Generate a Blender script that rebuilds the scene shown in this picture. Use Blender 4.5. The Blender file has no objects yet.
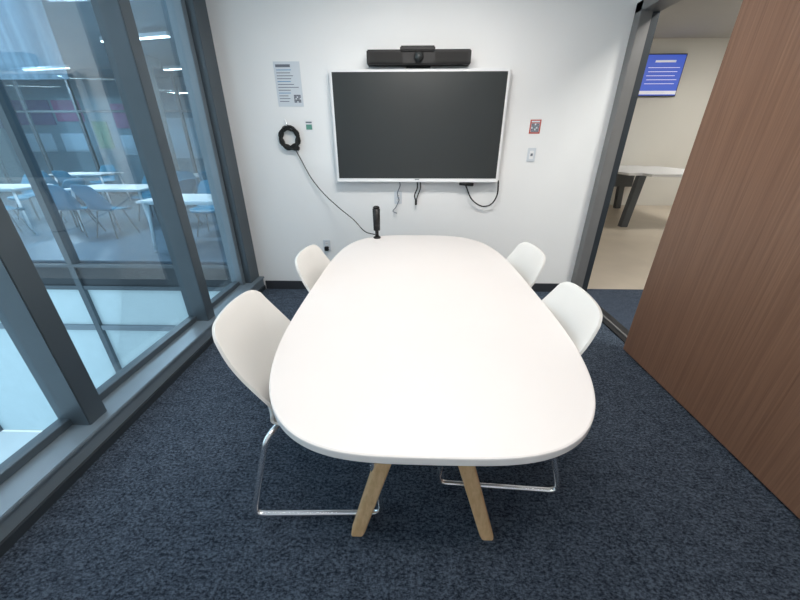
import bpy, bmesh, math, random
from mathutils import Vector, Matrix
random.seed(4)
C = bpy.context
scene = C.scene
scene.view_settings.view_transform = 'Standard'
scene.view_settings.look = 'None'

# ---------------------------------------------------------------- materials
def new_mat(name):
    m = bpy.data.materials.new(name); m.use_nodes = True
    nt = m.node_tree
    return m, nt, nt.nodes['Principled BSDF']

def plain(name, col, rough=0.5, metal=0.0, emis=None, estr=0.0, var=0.04, scale=6.0, bump=0.0, bscale=200):
    m, nt, b = new_mat(name)
    n = nt.nodes.new('ShaderNodeTexNoise'); n.inputs['Scale'].default_value = scale
    n.inputs['Detail'].default_value = 3
    tc = nt.nodes.new('ShaderNodeTexCoord')
    nt.links.new(tc.outputs['Object'], n.inputs['Vector'])
    r = nt.nodes.new('ShaderNodeValToRGB')
    r.color_ramp.elements[0].position = .3; r.color_ramp.elements[1].position = .7
    r.color_ramp.elements[0].color = tuple(c*(1-var) for c in col)+(1,)
    r.color_ramp.elements[1].color = tuple(min(1, c*(1+var)) for c in col)+(1,)
    nt.links.new(n.outputs['Fac'], r.inputs['Fac'])
    nt.links.new(r.outputs['Color'], b.inputs['Base Color'])
    b.inputs['Roughness'].default_value = rough
    b.inputs['Metallic'].default_value = metal
    if emis:
        b.inputs['Emission Color'].default_value = tuple(emis)+(1,)
        b.inputs['Emission Strength'].default_value = estr
    if bump > 0:
        n2 = nt.nodes.new('ShaderNodeTexNoise'); n2.inputs['Scale'].default_value = bscale
        nt.links.new(tc.outputs['Object'], n2.inputs['Vector'])
        bp = nt.nodes.new('ShaderNodeBump'); bp.inputs['Strength'].default_value = bump
        bp.inputs['Distance'].default_value = 0.002
        nt.links.new(n2.outputs['Fac'], bp.inputs['Height'])
        nt.links.new(bp.outputs['Normal'], b.inputs['Normal'])
    return m

def carpet(name, c0, c1):
    m, nt, b = new_mat(name)
    tc = nt.nodes.new('ShaderNodeTexCoord')
    mp = nt.nodes.new('ShaderNodeMapping'); mp.inputs['Scale'].default_value = (1, 1.5, 1)
    nt.links.new(tc.outputs['Object'], mp.inputs['Vector'])
    n = nt.nodes.new('ShaderNodeTexNoise'); n.inputs['Scale'].default_value = 64
    n.inputs['Detail'].default_value = 7; n.inputs['Roughness'].default_value = .85
    nt.links.new(mp.outputs['Vector'], n.inputs['Vector'])
    n3 = nt.nodes.new('ShaderNodeTexNoise'); n3.inputs['Scale'].default_value = 14
    n3.inputs['Detail'].default_value = 3
    nt.links.new(mp.outputs['Vector'], n3.inputs['Vector'])
    r = nt.nodes.new('ShaderNodeValToRGB')
    r.color_ramp.elements[0].position = .44; r.color_ramp.elements[1].position = .58
    r.color_ramp.elements[0].color = c0+(1,); r.color_ramp.elements[1].color = c1+(1,)
    mx = nt.nodes.new('ShaderNodeMath'); mx.operation = 'MULTIPLY_ADD'
    mx.inputs[1].default_value = .12
    nt.links.new(n3.outputs['Fac'], mx.inputs[0])
    sc = nt.nodes.new('ShaderNodeMath'); sc.operation = 'MULTIPLY'; sc.inputs[1].default_value = .88
    nt.links.new(n.outputs['Fac'], sc.inputs[0]); nt.links.new(sc.outputs[0], mx.inputs[2])
    nt.links.new(mx.outputs[0], r.inputs['Fac'])
    nt.links.new(r.outputs['Color'], b.inputs['Base Color'])
    b.inputs['Roughness'].default_value = .9
    b.inputs['Specular IOR Level'].default_value = .25
    bp = nt.nodes.new('ShaderNodeBump'); bp.inputs['Strength'].default_value = 1.0
    bp.inputs['Distance'].default_value = .012
    nt.links.new(n.outputs['Fac'], bp.inputs['Height']); nt.links.new(bp.outputs['Normal'], b.inputs['Normal'])
    return m

def wood(name, c0, c1, scale=(30, 30, 1.2), rough=.45, pos=(.3, .7)):
    m, nt, b = new_mat(name)
    tc = nt.nodes.new('ShaderNodeTexCoord')
    mp = nt.nodes.new('ShaderNodeMapping'); mp.inputs['Scale'].default_value = scale
    nt.links.new(tc.outputs['Object'], mp.inputs['Vector'])
    n = nt.nodes.new('ShaderNodeTexNoise'); n.inputs['Scale'].default_value = 2.0
    n.inputs['Detail'].default_value = 8; n.inputs['Roughness'].default_value = .65
    n.inputs['Distortion'].default_value = .15
    nt.links.new(mp.outputs['Vector'], n.inputs['Vector'])
    r = nt.nodes.new('ShaderNodeValToRGB')
    r.color_ramp.elements[0].position = pos[0]; r.color_ramp.elements[1].position = pos[1]
    r.color_ramp.elements[0].color = c0+(1,); r.color_ramp.elements[1].color = c1+(1,)
    nt.links.new(n.outputs['Fac'], r.inputs['Fac'])
    nt.links.new(r.outputs['Color'], b.inputs['Base Color'])
    b.inputs['Roughness'].default_value = rough
    return m

def glass(name, tint=(1, 1, 1), refl=.06, k=.35, rough=0.0):
    m = bpy.data.materials.new(name); m.use_nodes = True
    nt = m.node_tree; nt.nodes.clear()
    out = nt.nodes.new('ShaderNodeOutputMaterial')
    t = nt.nodes.new('ShaderNodeBsdfTransparent'); t.inputs['Color'].default_value = tint+(1,)
    g = nt.nodes.new('ShaderNodeBsdfGlossy'); g.inputs['Roughness'].default_value = rough
    lw = nt.nodes.new('ShaderNodeLayerWeight'); lw.inputs['Blend'].default_value = .25
    mu = nt.nodes.new('ShaderNodeMath'); mu.operation = 'MULTIPLY_ADD'
    mu.inputs[1].default_value = k; mu.inputs[2].default_value = refl
    nt.links.new(lw.outputs['Fresnel'], mu.inputs[0])
    mx = nt.nodes.new('ShaderNodeMixShader')
    nt.links.new(mu.outputs[0], mx.inputs[0]); nt.links.new(t.outputs[0], mx.inputs[1]); nt.links.new(g.outputs[0], mx.inputs[2])
    nt.links.new(mx.outputs[0], out.inputs['Surface'])
    return m

def painted_reflection(name, col, fac):  # half-transparent vertical streaks, a glass reflection painted as diffuse colour
    m = bpy.data.materials.new(name); m.use_nodes = True
    nt = m.node_tree; nt.nodes.clear()
    out = nt.nodes.new('ShaderNodeOutputMaterial')
    t = nt.nodes.new('ShaderNodeBsdfTransparent'); t.inputs['Color'].default_value = (.85, .93, 1, 1)
    d = nt.nodes.new('ShaderNodeBsdfDiffuse')
    tc = nt.nodes.new('ShaderNodeTexCoord'); mp = nt.nodes.new('ShaderNodeMapping')
    mp.inputs['Scale'].default_value = (14, 14, .5)
    nt.links.new(tc.outputs['Object'], mp.inputs['Vector'])
    n = nt.nodes.new('ShaderNodeTexNoise'); n.inputs['Scale'].default_value = 1.0; n.inputs['Detail'].default_value = 5
    nt.links.new(mp.outputs['Vector'], n.inputs['Vector'])
    r = nt.nodes.new('ShaderNodeValToRGB')
    r.color_ramp.elements[0].position = .35; r.color_ramp.elements[1].position = .65
    r.color_ramp.elements[0].color = tuple(c*.6 for c in col)+(1,); r.color_ramp.elements[1].color = col+(1,)
    nt.links.new(n.outputs['Fac'], r.inputs['Fac']); nt.links.new(r.outputs['Color'], d.inputs['Color'])
    mx = nt.nodes.new('ShaderNodeMixShader'); mx.inputs[0].default_value = fac
    nt.links.new(t.outputs[0], mx.inputs[1]); nt.links.new(d.outputs[0], mx.inputs[2])
    nt.links.new(mx.outputs[0], out.inputs['Surface'])
    return m

M = {}
M['wall'] = plain('painted_wall', (.87, .88, .88), .85, var=.012, scale=1.5, bump=.15, bscale=350)
M['cwall'] = plain('corridor_wall_paint', (.66, .65, .61), .85, var=.012, scale=1.5)
M['ceil'] = plain('ceiling_paint', (.85, .85, .84), .9, var=.01)
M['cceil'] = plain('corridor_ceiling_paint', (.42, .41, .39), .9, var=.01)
M['carpet'] = carpet('navy_carpet', (.010, .018, .033), (.130, .170, .228))
M['carpet2'] = carpet('corridor_carpet', (.03, .045, .075), (.10, .13, .18))
M['vinyl'] = plain('beige_vinyl', (.56, .49, .40), .35, var=.06, scale=2)
M['alu'] = plain('blue_grey_aluminium', (.085, .110, .130), .38, .3, var=.03)
M['alu_l'] = plain('sill_aluminium', (.20, .25, .29), .4, .3, var=.03)
M['alu_d'] = plain('dark_plinth_metal', (.035, .045, .055), .5, .2)
M['frame'] = plain('door_frame_metal', (.22, .22, .22), .4, .3)
M['track'] = plain('threshold_metal', (.03, .032, .035), .4, .5)
M['base'] = plain('dark_baseboard', (.03, .034, .042), .6)
M['table'] = plain('white_laminate', (.75, .715, .695), .5, var=.01, scale=3)
M['edge'] = plain('table_edge_band', (.74, .72, .71), .45, var=.01)
M['oak'] = wood('oak_leg', (.60, .36, .17), (.80, .54, .30), (25, 25, 2.5), .5)
M['walnut'] = wood('walnut_veneer', (.150, .076, .046), (.265, .148, .095), (60, 60, .7), .42, (.28, .72))
M['chair'] = plain('chair_plastic', (.76, .75, .72), .42, var=.01)
M['teal'] = plain('teal_plastic', (.015, .18, .30), .45, var=.02)
M['chrome'] = plain('chrome', (.97, .97, .98), .26, .98, var=.01)
M['black'] = plain('black_plastic', (.008, .008, .009), .55)
M['blackm'] = plain('black_rubber', (.008, .008, .008), .7)
M['screen'] = plain('display_glass', (.035, .040, .041), .3, var=.02)
M['wplast'] = plain('white_plastic', (.84, .85, .86), .4, var=.01)
M['paper'] = plain('paper', (.66, .71, .76), .8, var=.01)
M['ink'] = plain('ink_grey', (.16, .18, .22), .8)
M['inkb'] = plain('ink_blue', (.08, .28, .50), .8)
M['green'] = plain('ink_green', (.12, .32, .26), .8)
M['red'] = plain('ink_red', (.50, .10, .08), .8)
M['conc'] = plain('board_concrete', (.42, .47, .50), .85, var=.12, scale=4)
M['snow'] = plain('white_roof_membrane', (.66, .74, .77), .8, var=.02, scale=1)
M['lfloor'] = plain('lounge_floor', (.085, .13, .175), .3, var=.08)
M['lwall'] = plain('lounge_wall', (.28, .35, .39), .8)
M['purple'] = plain('purple_panel', (.22, .13, .27), .7)
M['pink'] = plain('pink_panel', (.50, .14, .28), .7)
M['greenp'] = plain('green_panel', (.20, .34, .17), .7)
M['glass'] = glass('window_glass', (.90, .96, .985), .045, .32)
M['fglass'] = glass('facade_glass', (.84, .93, .98), .035, .22)
M['painted_reflection'] = painted_reflection('painted_facade_reflection', (.62, .70, .76), .5)
M['spand'] = plain('pale_spandrel_glass', (.52, .66, .71), .25, var=.03)
M['led'] = plain('led_tube', (1, 1, 1), .5, emis=(1, .97, .92), estr=10)
M['led2'] = plain('led_panel', (1, 1, 1), .5, emis=(1, .97, .93), estr=5)
M['blue_scr'] = plain('blue_screen', (.02, .06, .35), .4, emis=(.02, .08, .55), estr=.6)
M['white_scr'] = plain('screen_text', (.8, .8, .9), .4, emis=(.8, .85, 1), estr=.2)
M['greyleg'] = plain('grey_steel', (.10, .11, .12), .5, .3)

# ---------------------------------------------------------------- helpers
def link(o): scene.collection.objects.link(o); return o
def finish(name, bm, mat, parent=None, smooth=False, loc=(0, 0, 0)):
    me = bpy.data.meshes.new(name)
    bmesh.ops.recalc_face_normals(bm, faces=bm.faces)
    bm.to_mesh(me); bm.free()
    for mm in (mat if isinstance(mat, (list, tuple)) else [mat]): me.materials.append(mm)
    if smooth:
        for p in me.polygons: p.use_smooth = True
    o = bpy.data.objects.new(name, me); link(o); o.location = loc
    if parent: o.parent = parent
    return o
def empty(name, loc=(0, 0, 0), rz=0):
    o = bpy.data.objects.new(name, None); o.location = loc; o.rotation_euler = (0, 0, rz)
    o.empty_display_size = .1
    return link(o)
def addbox(bm, x0, x1, y0, y1, z0, z1, mi=0):
    v = [bm.verts.new((x, y, z)) for x in (x0, x1) for y in (y0, y1) for z in (z0, z1)]
    fs = [(0, 1, 3, 2), (4, 6, 7, 5), (0, 4, 5, 1), (2, 3, 7, 6), (0, 2, 6, 4), (1, 5, 7, 3)]
    for f in fs:
        fc = bm.faces.new([v[i] for i in f]); fc.material_index = mi
def box(name, x0, x1, y0, y1, z0, z1, mat, parent=None, bev=0, seg=2):
    bm = bmesh.new(); addbox(bm, x0, x1, y0, y1, z0, z1)
    if bev > 0:
        bmesh.ops.bevel(bm, geom=bm.edges[:], offset=bev, segments=seg, affect='EDGES')
    return finish(name, bm, mat, parent)
def cyl(name, c, r0, r1, h, mat, parent=None, axis='Z', seg=32, bev=0):
    bm = bmesh.new()
    bmesh.ops.create_cone(bm, cap_ends=True, segments=seg, radius1=r0, radius2=r1, depth=h)
    if bev > 0:
        es = [e for e in bm.edges if abs(e.verts[0].co.z-e.verts[1].co.z) < 1e-6]
        bmesh.ops.bevel(bm, geom=es, offset=bev, segments=3, affect='EDGES')
    R = {'Z': Matrix(), 'X': Matrix.Rotation(math.pi/2, 4, 'Y'), 'Y': Matrix.Rotation(math.pi/2, 4, 'X')}[axis]
    bm.transform(Matrix.Translation(c) @ R)
    return finish(name, bm, mat, parent, smooth=True)
def fillet(pts, r, n=6):
    pts = [Vector(p) for p in pts]; out = [pts[0]]
    for i in range(1, len(pts)-1):
        a, b, c = pts[i-1], pts[i], pts[i+1]
        rr = min(r, (a-b).length*.48, (c-b).length*.48)
        p0 = b+(a-b).normalized()*rr; p1 = b+(c-b).normalized()*rr
        for k in range(n+1):
            t = k/n; out.append((1-t)**2*p0+2*t*(1-t)*b+t*t*p1)
    out.append(pts[-1]); return out
def smoothpts(pts, n=10):
    pts = [Vector(p) for p in pts]; P = [pts[0]]+pts+[pts[-1]]; out = []
    for i in range(1, len(P)-2):
        for k in range(n):
            t = k/n; a, b, c, d = P[i-1], P[i], P[i+1], P[i+2]
            out.append(.5*((2*b)+(c-a)*t+(2*a-5*b+4*c-d)*t*t+(3*b-a-3*c+d)*t**3))
    out.append(pts[-1]); return out
def tube(name, pts, r, mat, parent=None, seg=10, closed=False):
    pts = [Vector(p) for p in pts]; n = len(pts); bm = bmesh.new(); rings = []
    up = None
    for i, p in enumerate(pts):
        if closed: t = (pts[(i+1) % n]-pts[i-1]).normalized()
        else: t = (pts[min(i+1, n-1)]-pts[max(i-1, 0)]).normalized()
        if up is None:
            up = Vector((0, 0, 1)) if abs(t.z) < .9 else Vector((0, 1, 0))
        up = (up-t*up.dot(t)).normalized(); s = t.cross(up)
        rings.append([bm.verts.new(p+r*(math.cos(a)*up+math.sin(a)*s)) for a in [2*math.pi*k/seg for k in range(seg)]])
    for i in range(n if closed else n-1):
        A, B = rings[i], rings[(i+1) % n]
        for k in range(seg):
            bm.faces.new([A[k], A[(k+1) % seg], B[(k+1) % seg], B[k]])
    if not closed:
        bm.faces.new(rings[0]); bm.faces.new(rings[-1][::-1])
    return finish(name, bm, mat, parent, smooth=True)

# ---------------------------------------------------------------- room shell
XL, XR, YB, YF, ZC = -1.64, 1.76, 3.36, -1.6, 2.75
box('floor', -1.83, 1.9, YF-.12, YB+.12, -.12, 0, M['carpet'])
box('ceiling', -1.83, 1.9, YF-.12, YB+.12, ZC, ZC+.12, M['ceil'])
box('wall_back', -1.83, 1.9, YB, YB+.12, 0, ZC, M['wall'])
box('wall_front', -1.83, 1.9, YF-.12, YF, 0, ZC, M['wall'])
bm = bmesh.new()
addbox(bm, XR, XR+.14, YF, 2.0, 0, ZC)
addbox(bm, XR, XR+.14, 2.0, YB, 2.45, ZC)
finish('wall_right', bm, M['wall'])
box('baseboard_back', -1.58, XR-.005, YB-.014, YB, 0, .095, M['base'], bev=.003)
box('baseboard_right', XR-.013, XR, YF, 1.95, 0, .095, M['base'], bev=.003)

tr = empty('trim_1', (0, 0, 0))
box('jamb_back', XR-.01, XR+.08, YB-.09, YB-.001, 0, 2.45, M['frame'], tr, .003)
box('jamb_back_outer', XR+.08, XR+.15, YB-.065, YB-.001, 0, 2.45, M['alu_d'], tr, .003)
box('jamb_near', XR-.01, XR+.15, 2.0, 2.07, 0, 2.45, M['frame'], tr, .003)
box('head', XR-.01, XR+.15, 2.0, YB-.001, 2.38, 2.45, M['frame'], tr, .003)
box('threshold', XR, XR+.14, 2.07, YB-.09, .0, .012, M['track'], tr, .002)
box('threshold_guide', XR+.05, XR+.065, 2.07, YB-.09, .012, .02, M['frame'], tr)

dr = empty('door_1', (0, 0, 0))
box('panel', 1.688, 1.733, -.2, 2.228, .012, 2.50, M['walnut'], dr, .002)
box('hanger_rail', 1.728, 1.76, -.6, 3.25, 2.53, 2.60, M['frame'], dr, .004)
for i, yy in enumerate((.1, 1.9)):
    box('hanger_%d' % (i+1), 1.70, 1.728, yy-.02, yy+.02, 2.42, 2.60, M['frame'], dr, .003)
cyl('pull_handle', (1.655, 0.0, 1.05), .011, .011, .4, M['chrome'], dr)
for i, zz in enumerate((.9, 1.2)):
    cyl('handle_post_%d' % (i+1), (1.672, 0.0, zz), .008, .008, .034, M['chrome'], dr, 'X')

# ---------------------------------------------------------------- window wall (left)
w = empty('window_1', (0, 0, 0))
mulls = [(2.345, 2.445), (1.23, 1.335), (.115, .215), (-1.0, -.90)]
for i, (a, b) in enumerate(mulls):
    box('mullion_%d' % (i+1), -1.80, XL, a, b, .14, ZC, M['alu'], w, .004)
box('mullion_corner', -1.80, XL, 3.16, YB-.001, .14, ZC, M['alu'], w, .004)
box('mullion_corner_step', -1.815, XL-.06, 3.10, 3.16, .14, ZC, M['alu_l'], w, .004)
box('mullion_end', -1.80, XL, YF, YF+.08, .14, ZC, M['alu'], w, .004)
box('head_rail', -1.80, XL, YF, YB-.001, 2.68, ZC, M['alu'], w)
box('glass', -1.765, -1.755, YF, YB-.01, .14, 2.69, M['glass'], w)
sl = empty('trim_2', (0, 0, 0))
box('sill_body', -1.83, -1.60, YF, YB-.001, .0, .125, M['alu_l'], sl, .004)
box('sill_top', -1.83, -1.585, YF, YB-.001, .125, .145, M['alu_l'], sl, .004)
box('kick', -1.60, -1.585, YF, YB-.016, 0, .045, M['alu_d'], sl)
box('glazing_bead', -1.80, -1.735, YF, YB-.002, .145, .185, M['alu'], w, .003)

# ---------------------------------------------------------------- table
TX, TY, HL, HW, NE = .075, 1.73, 1.135, .612, 3.6
tb = empty('conference_table', (TX, TY, 0))
bm = bmesh.new(); N = 200
def outl(sc, z):
    r = []
    for k in range(N):
        a = 2*math.pi*k/N; c, s = math.cos(a), math.sin(a)
        x = math.copysign(abs(c)**(2/NE), c)*(HW-sc); y = math.copysign(abs(s)**(2/NE), s)*(HL-sc)
        r.append(bm.verts.new((x, y, z)))
    return r
lv = [(.012, .706), (.002, .710), (0, .714), (0, .734), (.001, .738), (.005, .74)]
rings = [outl(*l) for l in lv]
for j in range(len(rings)-1):
    for k in range(N):
        f = bm.faces.new([rings[j][k], rings[j][(k+1) % N], rings[j+1][(k+1) % N], rings[j+1][k]]); f.material_index = 1 if j < 4 else 0
f = bm.faces.new(rings[-1]); f.material_index = 0
f = bm.faces.new(rings[0][::-1]); f.material_index = 1
finish('top', bm, [M['table'], M['edge']], tb)
def leg(name, foot, top, parent):
    bm = bmesh.new(); rs = []
    for t in (0, .02, .5, 1):
        z = foot[2]+(top[2]-foot[2])*t; cx = foot[0]+(top[0]-foot[0])*t; cy = foot[1]+(top[1]-foot[1])*t
        wx = .028+.010*min(1, t*1.5); wy = .022+.012*t; ch = .009
        if t == 0: wx -= .003; wy -= .003
        loop = [(-wx+ch, -wy), (wx-ch, -wy), (wx-ch*.3, -wy+ch*.3), (wx, -wy+ch), (wx, wy-ch), (wx-ch*.3, wy-ch*.3), (wx-ch, wy), (-wx+ch, wy), (-wx+ch*.3, wy-ch*.3), (-wx, wy-ch), (-wx, -wy+ch), (-wx+ch*.3, -wy+ch*.3)]
        rs.append([bm.verts.new((cx+a, cy+b, z)) for a, b in loop])
    for j in range(len(rs)-1):
        for k in range(12):
            bm.faces.new([rs[j][k], rs[j][(k+1) % 12], rs[j+1][(k+1) % 12], rs[j+1][k]])
    bm.faces.new(rs[0][::-1]); bm.faces.new(rs[-1])
    return finish(name, bm, M['oak'], parent)
leg('leg_1', (-.275, -.90, 0), (-.025, -.62, .68), tb)
leg('leg_2', (.262, -.90, 0), (.042, -.62, .68), tb)
leg('leg_3', (-.275, .90, 0), (-.025, .62, .68), tb)
leg('leg_4', (.262, .90, 0), (.042, .62, .68), tb)
box('spine_beam', -.05, .06, -.75, .75, .66, .706, M['greyleg'], tb, .004)
for i, yy in enumerate((-.65, .65)):
    box('cross_plate_%d' % (i+1), -.3, .3, yy-.05, yy+.05, .69, .706, M['greyleg'], tb, .003)

# ---------------------------------------------------------------- chairs
PROF = [(.235, .405), (.232, .43), (.205, .450), (.12, .455), (.02, .447), (-.07, .447), (-.15, .460), (-.210, .495), (-.248, .56), (-.278, .645), (-.310, .75), (-.350, .878)]
PW = [.190, .21, .225, .238, .245, .245, .243, .243, .248, .250, .236, .195]
def shell(parent, mat, name='shell'):
    prof = smoothpts([(p[0], 0, p[1]) for p in PROF], 8)
    ww = smoothpts([(w_, 0, 0) for w_ in PW], 8)
    n = len(prof); NV = 26; NU = 50
    bm = bmesh.new(); g = []
    def samp(L, s):
        s = max(0, min(.99999, s))*(len(L)-1); i = int(s); t = s-i
        return L[i]*(1-t)+L[min(i+1, len(L)-1)]*t
    for iu in range(NU+1):
        row = []
        for iv in range(NV+1):
            v = math.sin(math.pi/2*(-1+2*iv/NV)); u = iu/NU
            s = .035*abs(v)**4*(1-u)+u*(1-.010*v*v-.026*abs(v)**9.0)
            p = samp(prof, s); hw = samp(ww, s).x
            back = max(0, min(1, (s-.52)/.22)); back = back*back*(3-2*back)
            topn = max(0, min(1, (s-.72)/.28)); topn = topn*topn*(3-2*topn)
            x = p.x+back*(.105*(1-topn)+.022*topn)*abs(v)**2.2
            z = p.z+(1-back)*.022*abs(v)**2.5 - (1-back)*.006
            row.append(bm.verts.new((x, v*hw, z)))
        g.append(row)
    for iu in range(NU):
        for iv in range(NV):
            bm.faces.new([g[iu][iv], g[iu][iv+1], g[iu+1][iv+1], g[iu+1][iv]])
    o = finish(name, bm, mat, parent, smooth=True)
    m = o.modifiers.new('thick', 'SOLIDIFY'); m.thickness = .012; m.offset = 0
    b = o.modifiers.new('bev', 'BEVEL'); b.width = .003; b.segments = 2
    return o
def sled_chair(loc, rz):
    c = empty('meeting_chair', loc, rz)
    shell(c, M['chair'])
    R = .0125
    for i, s in enumerate((-1, 1)):
        y = .305*s; yi = .15*s
        tube('sled_%d' % (i+1), fillet([(-.13, yi, .434), (-.185, y*.86, .42), (-.292, y, R), (.268, y, R), (.215, y*.86, .40), (.15, yi, .430)], .05), R, M['chrome'], c, 14)
    for i, (xx, zz) in enumerate(((-.13, .434), (.15, .430))):
        tube('cross_%d' % (i+1), [(xx, -.152, zz), (xx, .152, zz)], R*.9, M['chrome'], c)
    return c
sled_chair((-.378, 1.20, 0), math.radians(2))
sled_chair((-.300, 1.92, 0), math.radians(-2))
sled_chair((.430, 1.345, 0), math.radians(177))
sled_chair((.455, 2.02, 0), math.radians(182))

# ---------------------------------------------------------------- display
Yd = 3.285
d = empty('wall_mounted_display', (.07, 0, 0))
bm = bmesh.new(); addbox(bm, -.755, .755, Yd, Yd+.055, 1.135, 2.025)
bmesh.ops.bevel(bm, geom=bm.edges[:], offset=.008, segments=3, affect='EDGES')
finish('white_bezel', bm, M['wplast'], d)
box('screen', -.730, .730, Yd-.0025, Yd+.004, 1.170, 2.002, M['screen'], d, .001)
box('bottom_lip', -.74, .74, Yd-.006, Yd+.01, 1.137, 1.150, M['wplast'], d, .003)
box('logo', -.02, .02, Yd-.003, Yd+.001, 1.157, 1.163, M['ink'], d)
box('wall_bracket', -.3, .3, Yd+.05, YB, 1.35, 1.8, M['black'], d)

b = empty('video_conference_bar', (.062, 0, 0))
box('bar', -.42, .42, 3.24, 3.34, 2.045, 2.145, M['black'], b, .008, 3)
box('grille_left', -.39, -.13, 3.236, 3.242, 2.055, 2.125, M['blackm'], b, .002)
box('grille_right', .13, .39, 3.236, 3.242, 2.055, 2.125, M['blackm'], b, .002)
box('camera_housing', -.15, .13, 3.22, 3.33, 2.13, 2.165, M['black'], b, .008, 3)
cyl('lens', (.0, 3.228, 2.095), .030, .026, .03, M['screen'], b, 'Y', bev=.003)
cyl('lens_ring', (.0, 3.236, 2.095), .040, .040, .016, M['blackm'], b, 'Y')
box('shelf_mount', -.1, .1, 3.3, YB, 2.035, 2.05, M['black'], b)

# ---------------------------------------------------------------- wall items
pn = empty('wall_notice', (-1.055, YB, 1.925))
box('sheet', -.112, .112, -.003, 0, -.165, .165, M['paper'], pn)
box('header', -.095, .03, -.004, -.0028, .125, .145, M['ink'], pn)
for i in range(12):
    L = random.uniform(.07, .115) if i > 6 else random.uniform(.11, .185)
    box('text_%d' % (i+1), -.093, -.093+L, -.004, -.0028, .103-.021*i, .108-.021*i, M['ink'] if i % 4 else M['inkb'], pn)
for i in range(5):
    for j in range(5):
        if (i*2+j*3+i*j) % 3 != 1:
            box('code_%d_%d' % (i, j), .035+.012*i, .046+.012*i, -.004, -.0028, -.135+.012*j, -.124+.012*j, M['ink'], pn)
sg = empty('wall_sign', (-.915, YB, 1.61))
box('plate', -.038, .038, -.003, 0, -.048, .048, M['wplast'], sg, .001)
box('code', -.027, .027, -.004, -.0025, -.032, .010, M['green'], sg)
box('caption', -.027, .027, -.004, -.0025, .020, .032, M['ink'], sg)
s2 = empty('wall_sticker', (1.113, YB, 1.60))
box('plate', -.048, .048, -.003, 0, -.056, .056, M['red'], s2, .001)
box('code_area', -.036, .036, -.0036, -.002, -.044, .026, M['paper'], s2)
box('caption', -.036, .036, -.0036, -.002, .034, .046, M['paper'], s2)
for i in range(5):
    for j in range(5):
        if (i*3+j*5+i*j) % 3 != 1:
            box('cell_%d_%d' % (i, j), -.034+.0138*i, -.0215+.0138*i, -.0045, -.003, -.042+.0135*j, -.0295+.0135*j, M['ink'], s2)
def plate(name, x, z, kind):
    e = empty(name, (x, YB, z))
    box('plate', -.037, .037, -.008, 0, -.058, .058, M['paper'], e, .003)
    if kind == 'switch':
        box('rocker', -.018, .018, -.012, -.005, -.035, .035, M['wplast'], e, .002)
        box('slot', -.010, .010, -.013, -.0115, -.010, .012, M['ink'], e)
    else:
        for i, zz in enumerate((-.022, .022)):
            box('socket_%d' % (i+1), -.016, .016, -.010, -.005, zz-.014, zz+.014, M['wplast'], e, .002)
            box('slot_a_%d' % (i+1), -.008, -.005, -.0105, -.0095, zz-.005, zz+.006, M['black'], e)
            box('slot_b_%d' % (i+1), .005, .008, -.0105, -.0095, zz-.005, zz+.006, M['black'], e)
    return e
plate('light_switch', 1.117, 1.37, 'switch')
o1 = plate('power_outlet', -.857, .50, 'o')
box('plug', -.02, .02, -.045, -.0095, -.05, -.008, M['black'], o1, .004)
plate('power_outlet', -.11, .985, 'o')

cc = empty('cable_coil', (-1.10, YB, 1.51))
pts = []
for k in range(180):
    a = 2*math.pi*k/30; r = .080+.014*math.sin(k*.37)+.004*math.sin(k*1.3)
    pts.append((r*math.cos(a), -.018-.0028*(k/30)-.006*math.sin(k*.21)**2, r*1.02*math.sin(a)))
tube('coil', pts, .0085, M['blackm'], cc, 8)
box('wrap', .02, .08, -.045, -.006, -.105, -.065, M['blackm'], cc, .008)
tube('hook', fillet([(0, 0, .10), (0, -.04, .10), (0, -.045, .125)], .01), .004, M['chrome'], cc)
tube('hanging_strap', smoothpts([(-.01, -.02, .08), (-.02, -.015, .13), (-.03, -.008, .15)]), .006, M['wplast'], cc)
lead = smoothpts([(.04, -.03, -.09), (.08, -.02, -.18), (.16, -.03, -.34), (.27, -.05, -.48), (.42, -.12, -.60), (.58, -.25, -.69), (.70, -.40, -.762), (.80, -.50, -.765)])
tube('lead', lead, .0045, M['blackm'], cc, 8)

mc = empty('table_microphone', (-.27, 2.76, .74))
cyl('base', (0, 0, .006), .032, .030, .012, M['black'], mc, bev=.003)
cyl('stem', (0, 0, .035), .016, .014, .05, M['black'], mc)
cyl('body', (0, 0, .155), .027, .031, .20, M['black'], mc, bev=.012)
cyl('grille', (0, 0, .255), .031, .022, .02, M['blackm'], mc, bev=.006)

dc = empty('display_cable', (0, 0, 0))
tube('lead_right', smoothpts([(.52, 3.32, 1.15), (.54, 3.31, 1.09), (.60, 3.31, .98), (.70, 3.32, .915), (.79, 3.32, .93), (.84, 3.32, 1.02), (.835, 3.32, 1.15)]), .0065, M['blackm'], dc)
tube('adapter', [(.47, 3.30, 1.125), (.60, 3.30, 1.115)], .016, M['black'], dc, 12)
dc2 = empty('power_cord', (0, 0, 0))
tube('cord_a', smoothpts([(-.10, 3.335, 1.15), (-.09, 3.335, 1.10), (-.115, 3.335, 1.03), (-.10, 3.335, .965)]), .0045, M['ink'], dc2)
tube('cord_b', smoothpts([(-.10, 3.335, .965), (-.13, 3.33, .90), (-.16, 3.33, .86), (-.12, 3.33, .84)]), .004, M['ink'], dc2)
dc3 = empty('hdmi_cable', (0, 0, 0))
tube('cord', smoothpts([(.07, 3.33, 1.16), (.075, 3.33, 1.08), (.05, 3.33, 1.01), (.065, 3.33, .96)]), .006, M['blackm'], dc3)
box('connector', .055, .075, 3.322, 3.338, .92, .97, M['black'], dc3, .002)
tube('cord_2', smoothpts([(.10, 3.335, 1.16), (.105, 3.335, 1.08), (.085, 3.335, 1.02), (.068, 3.333, .97)]), .005, M['blackm'], dc3)

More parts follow.
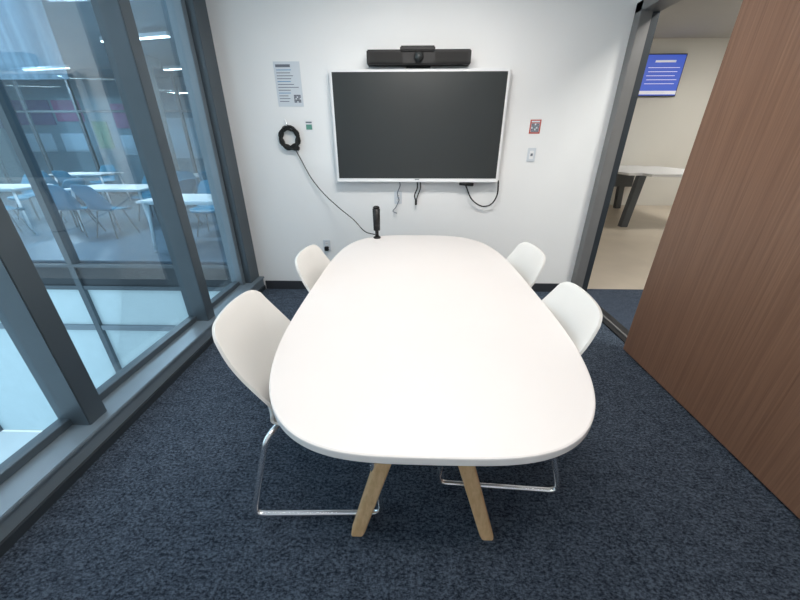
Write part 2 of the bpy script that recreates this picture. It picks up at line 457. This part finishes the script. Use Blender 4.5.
# ---------------------------------------------------------------- ceiling lights of the room
for i, (yy, en) in enumerate(((.1, 25), (2.1, 30))):
    e = empty('ceiling_light', (0.1, yy, ZC))
    box('frame', -.62, .62, -.17, .17, -.03, 0, M['wplast'], e, .004)
    box('diffuser', -.60, .60, -.15, .15, -.034, -.028, M['led2'], e)
    L = bpy.data.lights.new('panel_lamp', 'AREA'); L.shape = 'RECTANGLE'; L.size = 1.15; L.size_y = .28
    L.energy = en; L.color = (1, .95, .90)
    lo = bpy.data.objects.new('lamp', L); link(lo); lo.location = (0, 0, -.04); lo.parent = e

# ---------------------------------------------------------------- corridor / open area to the right
box('corridor_floor_carpet', 1.9, 8, YF-.12, 3.44, -.12, 0, M['carpet2'])
box('corridor_floor_vinyl', 1.9, 8, 3.44, 9.1, -.12, 0, M['vinyl'])
box('wall_corridor_far', 1.9, 8.1, 9.0, 9.12, 0, 3.5, M['cwall'])
box('wall_corridor_right', 8.0, 8.12, YF-.12, 9.0, 0, 3.5, M['cwall'])
box('wall_corridor_left', 1.78, 1.9, YB+.12, 9.12, 0, 3.5, M['cwall'])
box('wall_corridor_front', 1.9, 8.12, YF-.12, YF, 0, 3.5, M['cwall'])
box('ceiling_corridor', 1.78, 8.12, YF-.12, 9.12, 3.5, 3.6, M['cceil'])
box('wall_corridor_upper', 1.78, 1.9, YF-.12, YB+.12, ZC+.12, 3.5, M['cwall'])
sc = empty('wall_screen', (5.57, 8.99, 2.82))
box('housing', -.43, .43, -.06, .0, -.40, .40, M['black'], sc, .006)
box('image', -.41, .41, -.064, -.059, -.38, .38, M['blue_scr'], sc)
box('title', -.22, .22, -.067, -.063, .24, .28, M['white_scr'], sc)
for i in range(5):
    box('line_%d' % i, -.34+.02*(i % 2), .34-.03*(i % 3), -.067, -.063, .14-.075*i, .150-.075*i, M['white_scr'], sc)
box('footer', -.41, .41, -.067, -.063, -.36, -.29, M['white_scr'], sc)
ct = empty('corridor_table', (4.75, 6.9, 0))
bm = bmesh.new(); addbox(bm, -.75, 1.1, -.6, 2.0, .93, .97)
ve = [e for e in bm.edges if abs(e.verts[0].co.z-e.verts[1].co.z) > .01]
bmesh.ops.bevel(bm, geom=ve, offset=.25, segments=8, affect='EDGES')
finish('top', bm, M['wplast'], ct)
for i, (xx, yy) in enumerate(((-.52, -.35), (.35, -.35), (-.52, 1.7), (.35, 1.7))):
    bm = bmesh.new(); addbox(bm, xx-.06, xx+.06, yy-.06, yy+.06, 0, .93)
    for v in bm.verts:
        if v.co.z < .1: v.co.x += -.08 if xx < 0 else .08
    finish('leg_%d' % (i+1), bm, M['greyleg'], ct)
box('modesty_panel', -.5, .4, 1.3, 1.33, .55, .93, M['greyleg'], ct)
for i, (xx, yy) in enumerate(((3.0, 1.2), (6.9, 6.2))):
    e = empty('corridor_ceiling_light', (xx, yy, 3.5))
    box('frame', -.62, .62, -.32, .32, -.03, 0, M['wplast'], e)
    box('diffuser', -.6, .6, -.3, .3, -.034, -.028, M['led2'], e)
    L = bpy.data.lights.new('panel_lamp', 'AREA'); L.shape = 'RECTANGLE'; L.size = 1.15; L.size_y = .55
    L.energy = 90; L.color = (1, .97, .91)
    lo = bpy.data.objects.new('lamp', L); link(lo); lo.location = (0, 0, -.04); lo.parent = e

# ---------------------------------------------------------------- outside: roof below and neighbouring glazed lounge
box('roof_below', -30, -1.86, -14, 4.15, -3.4, -3.2, M['snow'])
fc = empty('window_2', (0, 0, 0))
FY = 4.2
for i, xx in enumerate((-1.95, -4.6, -7.3, -10.0, -12.7)):
    box('facade_mullion_%d' % i, xx-.04, xx+.04, FY-.06, FY+.06, -3.2, 3.6, M['alu'], fc)
box('slab_edge', -13, -1.9, FY-.03, FY+.05, -.34, -.04, M['alu_d'], fc)
box('slab_cap', -13, -1.9, FY-.07, FY-.03, -.06, -.02, M['alu'], fc)
box('mid_rail', -13, -1.9, FY-.05, FY+.05, -1.06, -.98, M['alu_l'], fc)
box('lower_rail', -13, -1.9, FY-.05, FY+.05, -.40, -.34, M['alu'], fc)
box('lower_panels', -13, -1.9, FY-.01, FY+.02, -3.2, -.4, M['spand'], fc)
box('glass', -13, -1.9, FY-.005, FY+.005, -.02, 3.6, M['fglass'], fc)
box('reflection_overlay', -13, -3.75, FY+.02, FY+.03, 2.10, 3.6, M['painted_reflection'], fc)  # added sheet carrying the painted reflection on the upper facade glass
box('lounge_floor', -16, -1.95, FY+.06, 12.2, -.3, 0, M['lfloor'])
box('lounge_ceiling', -16, -1.95, FY+.06, 12.2, 3.3, 3.4, M['lwall'])
box('wall_lounge_far', -16, -1.95, 12.0, 12.2, 0, 3.3, M['lwall'])
box('wall_lounge_left', -16.1, -16, FY+.06, 12.2, 0, 3.3, M['lwall'])
box('wall_lounge_right', -2.05, -1.93, FY+.07, 12, 0, 3.3, M['lwall'])
ap = empty('accent_wall_panel', (0, 11.99, 0))
for i, (a, b_, z0, z1, mm) in enumerate(((-15, -13.4, 1.9, 2.5, 'purple'), (-12.9, -11.6, 2.0, 2.7, 'purple'), (-11.5, -10.6, 2.1, 2.7, 'pink'), (-12.9, -11.9, 1.2, 1.75, 'paper'), (-11.6, -10.8, 1.2, 1.75, 'paper'), (-10.4, -9.9, 1.3, 2.1, 'greenp'), (-9.6, -8.9, 1.9, 2.6, 'pink'), (-9.6, -8.6, 1.1, 1.7, 'paper'), (-8.2, -6.9, 1.0, 2.2, 'paper'))):
    box('panel_%d' % i, a, b_, -.04, 0, z0, z1, M[mm], ap, .01)
gp = empty('glass_partition', (0, 10.6, 0))
for i in range(7):
    xx = -14+i*1.5
    box('post_%d' % i, xx-.035, xx+.035, -.035, .035, 0, 3.3, M['alu'], gp)
for i, zz in enumerate((0.02, 2.25)):
    box('rail_%d' % i, -14, -5, -.03, .03, zz, zz+.06, M['alu'], gp)
box('pane', -14, -5, -.005, .005, .08, 3.29, M['fglass'], gp)
col = empty('concrete_column', (-6.4, 9.2, 0))
bm = bmesh.new(); bmesh.ops.create_cone(bm, cap_ends=True, segments=40, radius1=.28, radius2=.28, depth=3.3)
bmesh.ops.translate(bm, vec=(0, 0, 1.65), verts=bm.verts)
finish('shaft', bm, M['conc'], col, True)
box('collar', -.34, .34, -.34, .34, 3.1, 3.3, M['conc'], col, .02)
for i, (xx, yy) in enumerate(((-9.3, 9.9), (-9.0, 7.6), (-5.0, 7.3), (-5.6, 9.9), (-12.5, 8.6))):
    e = empty('linear_light', (xx, yy, 3.2), math.radians(-12))
    box('housing', -.75, .75, -.04, .04, -.03, .03, M['wplast'], e)
    box('tube', -.74, .74, -.035, .035, -.045, -.03, M['led'], e)
    for k, q in enumerate((-.6, .6)):
        box('hanger_%d' % k, q-.004, q+.004, -.004, .004, .03, .1, M['greyleg'], e)
for i, (xx, yy) in enumerate(((-4.5, 5.6), (-9, 6), (-10, 9.5))):
    e = empty('lounge_ceiling_light', (xx, yy, 3.3))
    box('frame', -.6, .6, -.3, .3, -.03, 0, M['wplast'], e)
    L = bpy.data.lights.new('panel_lamp', 'AREA'); L.shape = 'RECTANGLE'; L.size = 1.1; L.size_y = .5
    L.energy = 160; L.color = (.93, .97, 1)
    lo = bpy.data.objects.new('lamp', L); link(lo); lo.location = (0, 0, -.04); lo.parent = e
def lounge_table(x, y):
    t = empty('lounge_table', (x, y, 0))
    box('top', -.7, .7, -.38, .38, .71, .74, M['wplast'], t, .01)
    for i, (a, b_) in enumerate(((-1, -1), (1, -1), (-1, 1), (1, 1))):
        tube('leg_%d' % i, [(a*.60, b_*.30, .71), (a*.66, b_*.34, 0)], .022, M['wplast'], t)
    box('apron', -.6, .6, -.3, .3, .68, .71, M['wplast'], t)
def lounge_chair(x, y, rz):
    c = empty('lounge_chair', (x, y, 0), rz)
    shell(c, M['teal'])
    for i, (a, b_) in enumerate(((-1, -1), (1, -1), (-1, 1), (1, 1))):
        tube('leg_%d' % i, [(a*.12, b_*.12, .435), (a*.21, b_*.21, 0)], .011, M['greyleg'], c)
for x, y in ((-5.4, 6.3), (-3.1, 5.0), (-7.7, 6.3), (-5.0, 9.0), (-8.6, 9.2), (-11, 7), (-3.2, 7.6)): lounge_table(x, y)
for x, y, r in ((-5.1, 5.62, 80), (-5.75, 5.65, 95), (-5.4, 6.98, -90), (-4.35, 6.3, 170), (-3.45, 5.75, -85), (-2.85, 5.7, -95), (-7.5, 5.6, 90), (-8.0, 7.0, -85), (-6.6, 6.4, 180),
                (-4.7, 8.4, 90), (-5.3, 8.4, 95), (-8.3, 8.5, 85), (-8.9, 8.5, 92), (-8.9, 9.95, -90), (-11.2, 6.2, 90), (-10.6, 7.8, -90), (-3.4, 6.9, 90), (-6.9, 5.5, 70), (-4.2, 7.7, 0), (-9.9, 7.0, 180)):
    lounge_chair(x, y, math.radians(r))

# ---------------------------------------------------------------- world
wd = bpy.data.worlds.new('overcast_sky'); scene.world = wd; wd.use_nodes = True
nt = wd.node_tree; bg = nt.nodes['Background']
tc = nt.nodes.new('ShaderNodeTexCoord'); sx = nt.nodes.new('ShaderNodeSeparateXYZ')
nt.links.new(tc.outputs['Generated'], sx.inputs[0])
r = nt.nodes.new('ShaderNodeValToRGB')
r.color_ramp.elements[0].position = .0; r.color_ramp.elements[0].color = (.50, .60, .65, 1)
r.color_ramp.elements[1].position = .6; r.color_ramp.elements[1].color = (.74, .88, 1.0, 1)
nt.links.new(sx.outputs['Z'], r.inputs['Fac']); nt.links.new(r.outputs['Color'], bg.inputs['Color'])
bg.inputs['Strength'].default_value = 2.1

# ---------------------------------------------------------------- camera
cd = bpy.data.cameras.new('camera'); cd.sensor_width = 36; cd.lens = 331/800*36; cd.clip_start = .02
cam = bpy.data.objects.new('camera', cd); link(cam)
cam.location = (0, 0, 1.47); cam.rotation_euler = (math.radians(90-25.4), 0, math.radians(1.56))
scene.camera = cam
